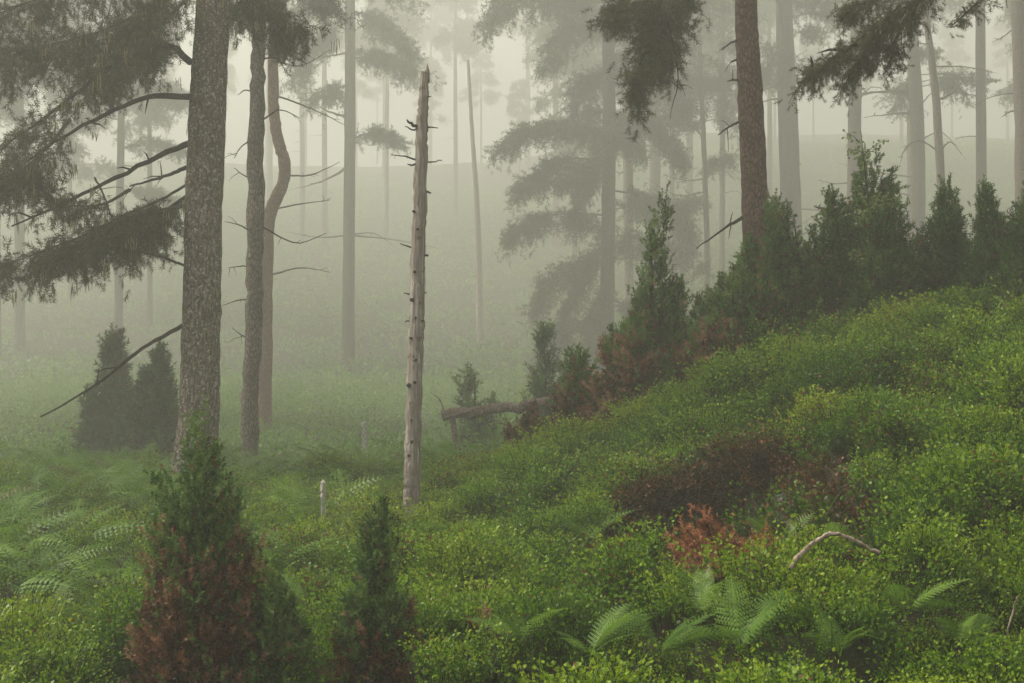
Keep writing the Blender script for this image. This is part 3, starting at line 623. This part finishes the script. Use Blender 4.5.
# ------------------------------------------------------------------ saplings, log, branches, stakes, rock
def leaves(G, pos, dirs, ln, wd, tint, dead=None, fold=.25):
    """kite-shaped leaves, one quad each"""
    R = basis(dirs); n = len(pos); ln = np.broadcast_to(ln, n); wd = np.broadcast_to(wd, n)
    loc = np.array([[0, 0, 0], [1, fold, .45], [0, 0, 1.0], [-1, fold, .45]])
    L = loc[None] * np.stack([wd, wd, ln], -1)[:, None, :]
    V = pos[:, None] + np.einsum('nmj,nij->nmi', L, R)
    G.add(V, np.arange(n * 4).reshape(n, 4), tint, dead)
def sapling(label, px, py_base, d, h, n, ln, mat, name="birch_sapling", cat="sapling", spread=.35, base=None):
    x = (px - 512) / F * d; z = gz(x, d) if base is None else base; t = empty(name, (x, d, z), label, cat)
    G = Geo(); B = np.array([x, d, z]); stem = smooth_path([B, B + [U(-.04, .04), 0, h * .5], B + [U(-.08, .08), 0, h]], 8); tube(G, stem, [.008, .003], 5)
    GL = Geo()
    for k in range(14):
        q = along(stem, U(.35, 1)); a = U(0, 6.28); l = spread * U(.4, 1); e = q + [math.cos(a) * l, math.sin(a) * l, l * U(.1, .7)]
        tube(G, np.array([q, (q + e) / 2 + [0, 0, .02], e]), [.004, .003, .001], 3)
        m_ = n // 14; pos = q + (e - q) * U(.2, 1, m_)[:, None] + rng.normal(size=(m_, 3)) * .025
        leaves(GL, pos, rng.normal(size=(m_, 3)) + [0, 0, -.2], ln * U(.7, 1.2, m_), ln * .38, U(0, 1, m_))
    G.build("stem", M['twig'], t, B); GL.build("foliage", M[mat], t, B)
sapling("small pale-leaved birch sapling above the fallen log", 502, 405, 16, .62, 260, .045, 'birch')
x = (868 - 512) / F * 12.7; sapling("light-leaved birch shoots sticking out above the broad dark juniper", 868, 300, 12.7, 1.95, 420, .035, 'birch', "birch_shoots", "sapling", .3)
sapling("pale birch twigs beside the reddish-flecked juniper's tip", 828, 300, 13.2, 1.45, 160, .035, 'birch', "birch_shoots", "sapling", .25)

LD = 22.0; e1 = P(560, 404, LD - .5); e2 = P(625, 404, LD - .8); e2[2] = gz(e2[0], e2[1]) + .06
lg = empty("fallen_log", P(440, 416, LD), "grey splintered fallen log lying across the slope left of the brown junipers", "log")
o, p = limb_obj(lg, PP([(442, 416), (478, 411), (515, 407)], LD, -.3) + [e1, e2], .0041 * LD, .003 * LD, M['log'], 26, 0, "stem", 12)
limb_obj(lg, PP([(446, 418), (470, 411), (494, 403)], LD - .2), .0012 * LD, .0008 * LD, M['log'], 10, 0, "broken_branch")
limb_obj(lg, PP([(445, 417), (440, 400), (430, 392)], LD), .010, .003, M['twig'], 8, 2, "twig")
q = P(452, 417, LD - .05); limb_obj(lg, [q, q + [.05, -.1, -.3], [q[0] + .12, q[1] - .15, gz(q[0], q[1]) - .05]], .05, .035, M['log'], 10, 1, "broken_branch")
ab = limb_obj(None, PP([(790, 568), (800, 555), (815, 541), (832, 534), (850, 538), (866, 546), (880, 553)], gd(835, 562, .36), .1), .012, .007, M['pale_twig'], 26, 0, "arched_branch", 8)[0]
tag(ab, "bare peeled branch arching over the leaves right of the orange withered sprig", "branch")
o = limb_obj(None, PP([(1018, 596), (1012, 615), (1006, 640)], gd(1008, 640, .15), .1), .006, .004, M['pale_twig'], 10, 0, "bare_twig", 6)[0]
tag(o, "short bare twig upright in the bilberry at the lower right edge", "twig")
o = limb_obj(None, PP([(966, 321), (976, 319), (984, 323), (986, 333)], gd(976, 333, .25), .1), .010, .006, M['pale_twig'], 10, 0, "bent_root", 6)[0]
tag(o, "small pale hooked root showing on the mound's crest at right", "root")
o = limb_obj(None, PP([(730, 583), (748, 588), (765, 592), (778, 600)], gd(755, 600, .15), .1), .007, .004, M['pale_twig'], 10, 0, "fallen_twig", 6)[0]
tag(o, "thin brown twig lying under the orange withered sprig", "twig")
for px, py0, py1, d, lab in [(323, 516, 483, 13.6, "pale thin marker stake in the ferns left of the pale snag"), (364, 446, 423, 19.5, "small faraway pale stake up the slope in the fog")]:
    d = gd(px, py0 + 10, .28); a, b = P(px + 2, py0, d), P(px, py1, d); a[2] = gz(a[0], d); G = Geo()
    w = 2.5 / F * d; V = np.array([[q[0] + sx * w, q[1] + sy * w, q[2]] for q in (a, b) for sx, sy in ((-1, -1), (1, -1), (1, 1), (-1, 1))])
    V = np.vstack([V, b + [0, 0, .03]])
    G.add(V, [[0, 1, 5, 4], [1, 2, 6, 5], [2, 3, 7, 6], [3, 0, 4, 7]]); G.add(V, [[4, 5, 8], [5, 6, 8], [6, 7, 8], [7, 4, 8]])
    tag(G.build("marker_stake", M['stake']), lab, "stake", "marker stakes")
for px, top, lab, lean in [(702, 475, "taller dry straw-coloured stalk leaning before the brown bank", .02), (684, 500, "bent dry stalk left of the taller straw-coloured stalk", .10)]:
    dd = gd(px - 4, 545); B = P(px - 4, 545, dd); e = P(px, top, dd); G = Geo()
    tube(G, smooth_path([B, (B + e) / 2 + [-lean, 0, 0], e], 10), [.005, .003], 4); tag(G.build("dry_stalk", M['straw']), lab, "dry stalk", "dry stalks before the bank")
# rock in the mouth of the hollow
def rock(px, py, d, s, lab):
    d = gd(px, py + 12); B = P(px, py, d); import bmesh
    bm = bmesh.new(); bmesh.ops.create_icosphere(bm, subdivisions=4, radius=1)
    for v in bm.verts:
        k = 1 + .35 * mn.noise(v.co * 1.6 + Vector((px, 0, 0))) + .12 * mn.noise(v.co * 5); v.co = Vector((v.co.x * s[0], v.co.y * s[1], v.co.z * s[2])) * k
    me = bpy.data.meshes.new("rock"); bm.to_mesh(me); bm.free(); me.materials.append(M['rock'])
    o = link(bpy.data.objects.new("rock", me)); o.location = B; tag(o, lab, "rock")
rock(795, 512, 9.35, (.13, .12, .15), "grey lichen-blotched rock in the dark hollow above the arched branch")
rock(757, 518, 9.5, (.09, .1, .16), "small dark rock sunk in the hollow behind the orange withered sprig")

for k, st in enumerate([[(700, 418), (694, 450), (698, 486)], [(742, 410), (750, 440), (744, 470)], [(640, 440), (648, 462), (645, 480)], [(790, 415), (786, 440), (792, 462)]]):
    o = limb_obj(None, PP(st, gd(st[0][0], st[0][1] + 14) - .12, -.1), .011, .004, M['twig'], 12, 3, "exposed_root", 6)[0]
    tag(o, "dark root dangling down the face of the brown earth bank", "root", "roots dangling over the earth bank")
# orange withered conifer sprig
DO = gd(724, 582, .24); B = P(724, 584, DO); FPOS_O = (B[0], DO); t = empty("withered_sapling", B, "withered orange-brown conifer sprig below the dark earth bank", "dead sapling")
G = Geo(); GB = Geo()
for k in range(38):
    e = P(U(676, 778), U(530, 574), DO + U(-.3, .3))
    if k < 3: e = P(700 + k * 6, 512 + k * 8, DO)
    path = smooth_path([B + rng.normal(size=3) * .03, (B + e) / 2 + [0, 0, .03], e], 7); tube(GB, path, [.006, .002], 4)
    for tt in np.linspace(.45, 1, 7):
        q = along(path, tt); put(G, 'jun', q + rng.normal(size=(3, 3)) * .022, rng.normal(size=(3, 3)) * .9 + unit(e - B), .06 * U(.6, 1.1, 3), U(0, 1, 3), (rng.random(3) < .07) * 1.0)
GB.build("branches", M['twig'], t, B); G.build("foliage", M['orange'], t, B)

# ------------------------------------------------------------------ ferns
def frond_proto(seed, pin=18, sub=6):
    """one frond of length 1 along +x, arching, with toothed pinnae"""
    r = np.random.default_rng(seed); V = []; Q = []; n = 0
    def ax(s): return np.array([s, 0, .38 * s - .52 * s * s])
    for k in range(pin):
        s = .14 + .86 * (k / pin); c = ax(s); L = .185 * math.sin(math.pi * min(1, (s + .10)) ** .85) ** .8 * (1 if s < .93 else .6) + .015
        for sg in (-1, 1):
            d = np.array([.42, sg, -.12 + r.uniform(-.08, .08)]); d /= np.linalg.norm(d); f = np.array([1, -sg * .42, 0.]); f /= np.linalg.norm(f)
            for j in range(sub):
                a = j / sub; w = (.5 + .5 * min(sub, 6) / 6) * .0165 * (1 - a * .8) * (L / .2 + .25)
                for s2 in (-1, 1):
                    q = c + d * L * a; tip = q + f * s2 * w * 1.5 + d * w * .8
                    V += [q, q + d * L / sub * .8, tip + d * L / sub * .2, tip]; Q.append([n, n + 1, n + 2, n + 3]); n += 4
    for k in range(10):
        a, b = ax(k / 10), ax((k + 1) / 10); w = .006 * (1 - k / 12)
        V += [a - [0, w, 0], a + [0, w, 0], b + [0, w, 0], b - [0, w, 0]]; Q.append([n, n + 1, n + 2, n + 3]); n += 4
    return np.array(V), np.array(Q)
FPOS = [FPOS_O, (FPOS_O[0] + .16, FPOS_O[1] - .1), (FPOS_O[0] - .16, FPOS_O[1] - .1), (FPOS_O[0], FPOS_O[1] - .3)]
FR = [frond_proto(s) for s in range(3)]; FRL = [frond_proto(s + 5, 13, 3) for s in range(3)]
def add_frond(G, base, yaw, pitch, L, tint, dead=0, lo=False):
    V, Q = (FRL if lo else FR)[rng.integers(0, 3)]; r = U(-.6, .6)
    cr, sr = math.cos(r), math.sin(r); V = np.stack([V[:, 0], V[:, 1] * cr - V[:, 2] * sr, V[:, 1] * sr + V[:, 2] * cr], -1)
    cp, s_ = math.cos(pitch), math.sin(pitch); V = np.stack([V[:, 0] * cp - V[:, 2] * s_, V[:, 1], V[:, 0] * s_ + V[:, 2] * cp], -1)
    c, s = math.cos(yaw), math.sin(yaw); V = np.stack([V[:, 0] * c - V[:, 1] * s, V[:, 0] * s + V[:, 1] * c, V[:, 2]], -1) * L
    G.add(V + base, Q, tint + .12 * (rng.random(len(Q)) - .5), dead)
def fern(lab, px, py, d, L, nf, face=None, grp="ferns growing among the bilberry"):
    x = (px - 512) / F * d; B = np.array([x, d, gz(x, d) + .08]); t = empty("fern", B, lab, "fern", grp)
    d = gd(px, py, .10); B = np.array([(px - 512) / F * d, d, 0]); B[2] = gz(B[0], d) + .20; t.location = B; FPOS.append((B[0], d))
    for k in range(nf):
        G = Geo(); add_frond(G, B, U(0, 6.28) if face is None else face + U(-.9, .9), U(.3, .9), L * U(.6, 1.2), U(.1, 1)); G.build("frond", M['fern'], t, B)
for a in [("bright fern at the bottom edge right of the middle", 590, 683, 6.8, .38, 7), ("fern at the bottom edge below the orange sprig", 660, 683, 6.7, .40, 7),
          ("low fern near the bottom edge, right of the fern below the orange sprig", 740, 675, 6.6, .40, 7), ("fern half buried in bilberry at the lower right", 840, 683, 6.4, .36, 6),
          ("fern growing right under the arched branch", 838, 585, 8.3, .40, 6), ("fern frond rising at the left foot of the arched branch", 778, 572, 8.7, .34, 4),
          ("upright fern right of the small spindly juniper", 540, 640, 7.3, .36, 5), ("pale fern to the left of the pale snag's foot", 350, 512, 13.0, .75, 6),
          ("pale fern just right of the snag's foot", 440, 490, 14.6, .6, 5), ("fern with bright tips left of the green-and-rust conical juniper", 128, 605, 8.6, .48, 6),
          ("fern at the right foot of the green-and-rust conical juniper", 300, 640, 7.9, .36, 5), ("fern lower left of the conical juniper, near the bottom edge", 100, 640, 7.8, .42, 5), ("fern at the far left edge among the bracken", 30, 605, 8, .5, 6), ("fern low in the far left corner above the bilberry", 52, 655, 7, .42, 6), ("fern below the right end of the arched branch", 905, 640, 7, .36, 5), ("small fern right of the brown half-dead juniper sprig", 520, 668, 7, .34, 5), ("fern between the orange withered sprig and the bottom edge", 705, 640, 7, .38, 6), ("fern at the lower right corner", 960, 672, 7, .34, 5), ("fern on the slope left of the brown bank", 585, 560, 8, .38, 4), ("fern behind the small spindly juniper", 330, 560, 9.6, .42, 5)]:
    fern(*a)

# bracken field on the left and in the dip
G = Geo(); cnt = 0
while cnt < 1900:
    d = 7.7 + 15 * rng.random() ** 1.1; px = U(-60, 470); x = (px - 512) / F * d
    if x > -1.2 - .0 * d and d < 13: continue
    if d < 8.6 and px > 150: continue
    if N3(x * .9, d * .9) < .30: continue
    B = np.array([x, d, gz(x, d) + U(.16, .44)]); cnt += 1
    add_frond(G, B, U(0, 6.28), U(.0, .6), U(.32, .62), np.clip(U(.1, .8) + .3 * (N2(x, d) - .5), 0, 1), float(rng.random() < .03), True)
o = G.build("bracken", M['fern']); tag(o, "sea of green bracken fronds filling the dip at left", "bracken", kind="stuff")

# ------------------------------------------------------------------ bilberry carpet
def sprig(seed, nl=60, nst=6):
    """a bilberry sprig about 0.3 high: stems as strips, leaves as kites"""
    r = np.random.default_rng(seed); LP, LD, SV = [], [], []
    for s in range(nst):
        a = r.uniform(0, 6.28); ln = r.uniform(.10, .17); top = np.array([math.cos(a) * ln, math.sin(a) * ln, r.uniform(.20, .34)]); mid = top * [.35, .35, .55]
        w = np.array([-math.sin(a), math.cos(a), 0]) * .0025
        SV += [np.array([0, 0, -.03]) - w, np.array([0, 0, -.03]) + w, mid + w, mid - w, mid - w, mid + w, top + w * .5, top - w * .5]
        for k in range(nl // nst):
            u = r.uniform(.25, 1.0); q = (1 - u) ** 2 * np.zeros(3) + 2 * u * (1 - u) * mid + u * u * top
            q = q + r.normal(size=3) * [.022, .022, .014]; LP.append(q); LD.append(r.normal(size=3) * .8 + [math.cos(a) * .5, math.sin(a) * .5, .55])
    return np.array(LP), unit(np.array(LD)), np.array(SV)
SPR = [sprig(s) for s in range(10)]
def sprig_mesh(k):
    LP, LD, SV = SPR[k]; G = Geo(); leaves(G, LP, LD, U(.022, .036, len(LP)), U(.009, .0135, len(LP)), .5)
    nL = len(LP); return np.vstack([np.concatenate(G.V), SV]), nL, len(SV) // 4
SM = [sprig_mesh(k) for k in range(10)]
def carpet(name, mat, x, y, z, sc, tint, dead, tilt=.25, lean=None):
    G = Geo(); n = len(x); pick = rng.integers(0, 10, n)
    for k in range(10):
        q = np.nonzero(pick == k)[0]; m_ = len(q)
        if not m_: continue
        V, nL, nS = SM[k]; a = U(0, 6.283, m_); s = sc[q]
        tx, ty = rng.normal(size=m_) * tilt, rng.normal(size=m_) * tilt
        if lean is not None: tx, ty = tx + lean[0][q], ty + lean[1][q]
        X_ = V[None, :, 0] * np.cos(a)[:, None] - V[None, :, 1] * np.sin(a)[:, None] + V[None, :, 2] * tx[:, None]
        Y_ = V[None, :, 0] * np.sin(a)[:, None] + V[None, :, 1] * np.cos(a)[:, None] + V[None, :, 2] * ty[:, None]
        Wd = np.stack([X_ * s[:, None] + x[q][:, None], Y_ * s[:, None] + y[q][:, None], V[None, :, 2] * s[:, None] + z[q][:, None]], -1)
        nf = nL + nS; Fc = (np.arange(nf * 4).reshape(nf, 4)[None] + (np.arange(m_) * len(V))[:, None, None]).reshape(-1, 4)
        young = np.concatenate([(V[:nL * 4:4, 2] - .17) * 1.9, np.zeros(nS)])           # the new leaves at the shoot tips are paler
        tn = np.clip(tint[q][:, None] + young[None] + rng.normal(size=(m_, nf)) * .17, 0, 1); dn = (rng.random((m_, nf)) < dead[q][:, None]) * 1.0
        tn[:, nL:] = .05; dn[:, nL:] = .35
        G.add(Wd, Fc, tn.ravel(), dn.ravel())
    return G.build(name, M[mat])
def scatter(n, y0, y1, margin=1.0, p=1.0):
    """points in the view wedge, equally dense on the ground"""
    y = np.sqrt(U(0, 1, n) * (y1 ** 2 - y0 ** 2) + y0 ** 2); x = U(-1, 1, n) * (.375 * y + margin); return x, y
x, y = scatter(52000, 4.2, 15.5)
# cushions about half a metre wide, gaps between them
cr = np.random.default_rng(77); gs = .40; C_ = cr.random((80, 80, 7))
ix, iy = np.floor(x / gs).astype(int) + 40, np.floor(y / gs).astype(int)
dome = np.full(len(x), -1.0); cid = np.zeros((len(x), 7)); ox = np.zeros(len(x)); oy = np.zeros(len(x))
for di in (-1, 0, 1):
    for dj in (-1, 0, 1):
        a, b = np.clip(ix + di, 0, 79), np.clip(iy + dj, 0, 79); c = C_[a, b]
        cx, cy_ = (a - 40 + .5 + .8 * (c[:, 0] - .5)) * gs, (b + .5 + .8 * (c[:, 1] - .5)) * gs
        rad = .17 + .17 * c[:, 2]; wv = 1 + .5 * (N1(x * 6, y * 6) - .5); q = np.hypot(x - cx, y - cy_) / (rad * wv); h = np.where(q < 1, (.04 + .36 * c[:, 3] ** 1.5) * np.sqrt(np.clip(1 - q * q, 0, 1)), -1)
        up = h > dome; dome[up] = h[up]; cid[up] = c[up]; ox[up] = ((x - cx) / rad)[up]; oy[up] = ((y - cy_) / rad)[up]
hol = hollow(x, y); behind = hollow(x, y - .14)
left = (1 - sst(-2.4, -1.2, x)) * sst(7.6, 8.4, y)
snag = (x - (411 - 512) / F * DS) ** 2 + ((y - DS + .8) * .3) ** 2 < .10
for jx, jd, jr in ((207, 6.45, .30), (262, 6.3, .2), (374, 6.4, .24)): snag |= ((x - (jx - 512) / F * jd * .96) ** 2 + ((y - jd + .55) * .36) ** 2 < jr * jr)
fern_near = np.zeros(len(x), bool)
for fx, fy in FPOS: fern_near |= ((x - fx) ** 2 + (y - fy + .10) ** 2 < .30 ** 2)
keep = (hollow(x, y + .2) < .2) & (hol < .2) & (behind < .8) & ~snag & (~fern_near | (rng.random(len(x)) < .42)) & (rng.random(len(x)) < np.where(dome > 0, .85, .07)) & (rng.random(len(x)) > .85 * left)
x, y, dome, cid, ox, oy = x[keep], y[keep], np.maximum(dome[keep], 0), cid[keep], ox[keep], oy[keep]
sc = (.50 + .22 * cid[:, 4] + .3 * dome) * U(.8, 1.2, len(x)) * np.where(y > 11, 1.12, np.where(y < 6.5, .82, 1))
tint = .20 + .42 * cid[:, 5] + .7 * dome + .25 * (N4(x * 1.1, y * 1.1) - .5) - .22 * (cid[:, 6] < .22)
dead = np.where(cid[:, 6] > .93, .20, np.where(N3(x * 2.3, y * 2.3) > .82, .10, .012))
hum = dome
o = carpet("bilberry_carpet", 'bilberry', x, y, ground(x, y) - .05 + dome, sc, tint, dead, .2, (ox * .38, oy * .38))
tag(o, "glossy bright green bilberry bushes covering the mound in cushions", "bilberry", kind="stuff")
# brown dead heather on the bank and in the hollow
x, y = U(.4, 2.75, 9000), U(6.9, 10.4, 9000); hol = hollow(x, y); bank = np.abs(hollow(x, y + .1) - hollow(x, y - .12))
keep = (bank > .12) | ((hol > .07) & (rng.random(9000) < .42)); x, y = x[keep], y[keep]
o = carpet("dead_heather", 'dead_heather', x, y, ground(x, y) - .03, U(.55, 1.0, len(x)), U(0, .8, len(x)), np.full(len(x), .03), .5)
tag(o, "dry red-brown heather hanging over the dark earth bank", "heather", kind="stuff")

# ------------------------------------------------------------------ undergrowth of the dip and hillside
G = Geo()
for n, y0, y1, ln, clump in [(9000, 13, 26, .055, 14), (12000, 26, 70, .11, 18), (9000, 60, 180, .26, 16)]:
    x, y = scatter(n, y0, y1, 2.0); hum = N1(x * .7, y * .5) * .6 + N4(x * .3, y * .2) * .4
    keep = (rng.random(n) < .35 + 1.2 * np.clip(hum - .25, 0, 1)) & ((y > 15.5) | (x < 0)); x, y, hum = x[keep], y[keep], hum[keep]; n = len(x)
    s = (.3 + 1.35 * hum) * (ln / .055) ** .55
    off = rng.normal(size=(n, clump, 3)) * np.stack([s * .22, s * .22, s * .13], -1)[:, None]; off[..., 2] = np.abs(off[..., 2]) * 1.3
    pos = np.stack([x, y, ground(x, y)], -1)[:, None] + off
    m_ = n * clump; leaves(G, pos.reshape(-1, 3), rng.normal(size=(m_, 3)) + [0, 0, .5], ln * U(.7, 1.4, m_), ln * .32, np.clip(np.repeat(.25 + .6 * hum, clump) + rng.normal(size=m_) * .14, 0, 1), (rng.random(m_) < .012) * 1.0)
o = G.build("hillside_undergrowth", M['undergrowth']); tag(o, "soft green undergrowth fading up the foggy hillside", "undergrowth", kind="stuff")

# ------------------------------------------------------------------ small things in the leaves
for px, py, d in [(28, 564, 9.4), (35, 571, 9.2), (11, 577, 9.0), (36, 602, 8.4), (71, 600, 8.4)]:
    d = gd(px, py, .3); q = P(px, py, d); B = np.array([q[0], d, gz(q[0], d)]); t = empty("white_flower", B, "tiny white flower on a thin stalk in the bracken at far left", "flower", "white flowers in the bracken")
    G = Geo(); tube(G, np.array([B, (B + q) / 2 + [.01, 0, 0], q]), [.003, .002], 3); G.build("stalk", M['fern'], t, B)
    G = Geo(); a = np.arange(6) / 6 * 6.283; leaves(G, np.repeat(q[None], 6, 0), np.stack([np.cos(a), np.sin(a) - .3, np.full(6, .5)], -1), .017, .007, U(0, 1, 6)); G.build("petals", M['petal'], t, B)
for px, py, d, lab in [(611, 588, 8.0, "pale curled dead leaf lying on the bilberry in mid-slope"), (709, 596, 7.9, "pale dead leaf caught below the orange withered sprig")]:
    d = gd(px, py, .26); q = P(px, py, d); V = []; 
    for i_ in range(7):
        u = i_ / 6; w = .010 * math.sin(math.pi * min(1, u * .92 + .06)); c = q + [(u - .5) * .05, .01 * math.sin(u * 5), .018 * math.sin(u * 3)]
        V += [c + [0, -w, .4 * w], c + [0, 0, 0], c + [0, w, .5 * w]]
    Q = [[r * 3 + c, r * 3 + c + 1, r * 3 + c + 4, r * 3 + c + 3] for r in range(6) for c in range(2)]
    G = Geo(); G.add(V, Q, .9); tag(G.build("dead_leaf", M['petal'], smooth=True), lab, "leaf")
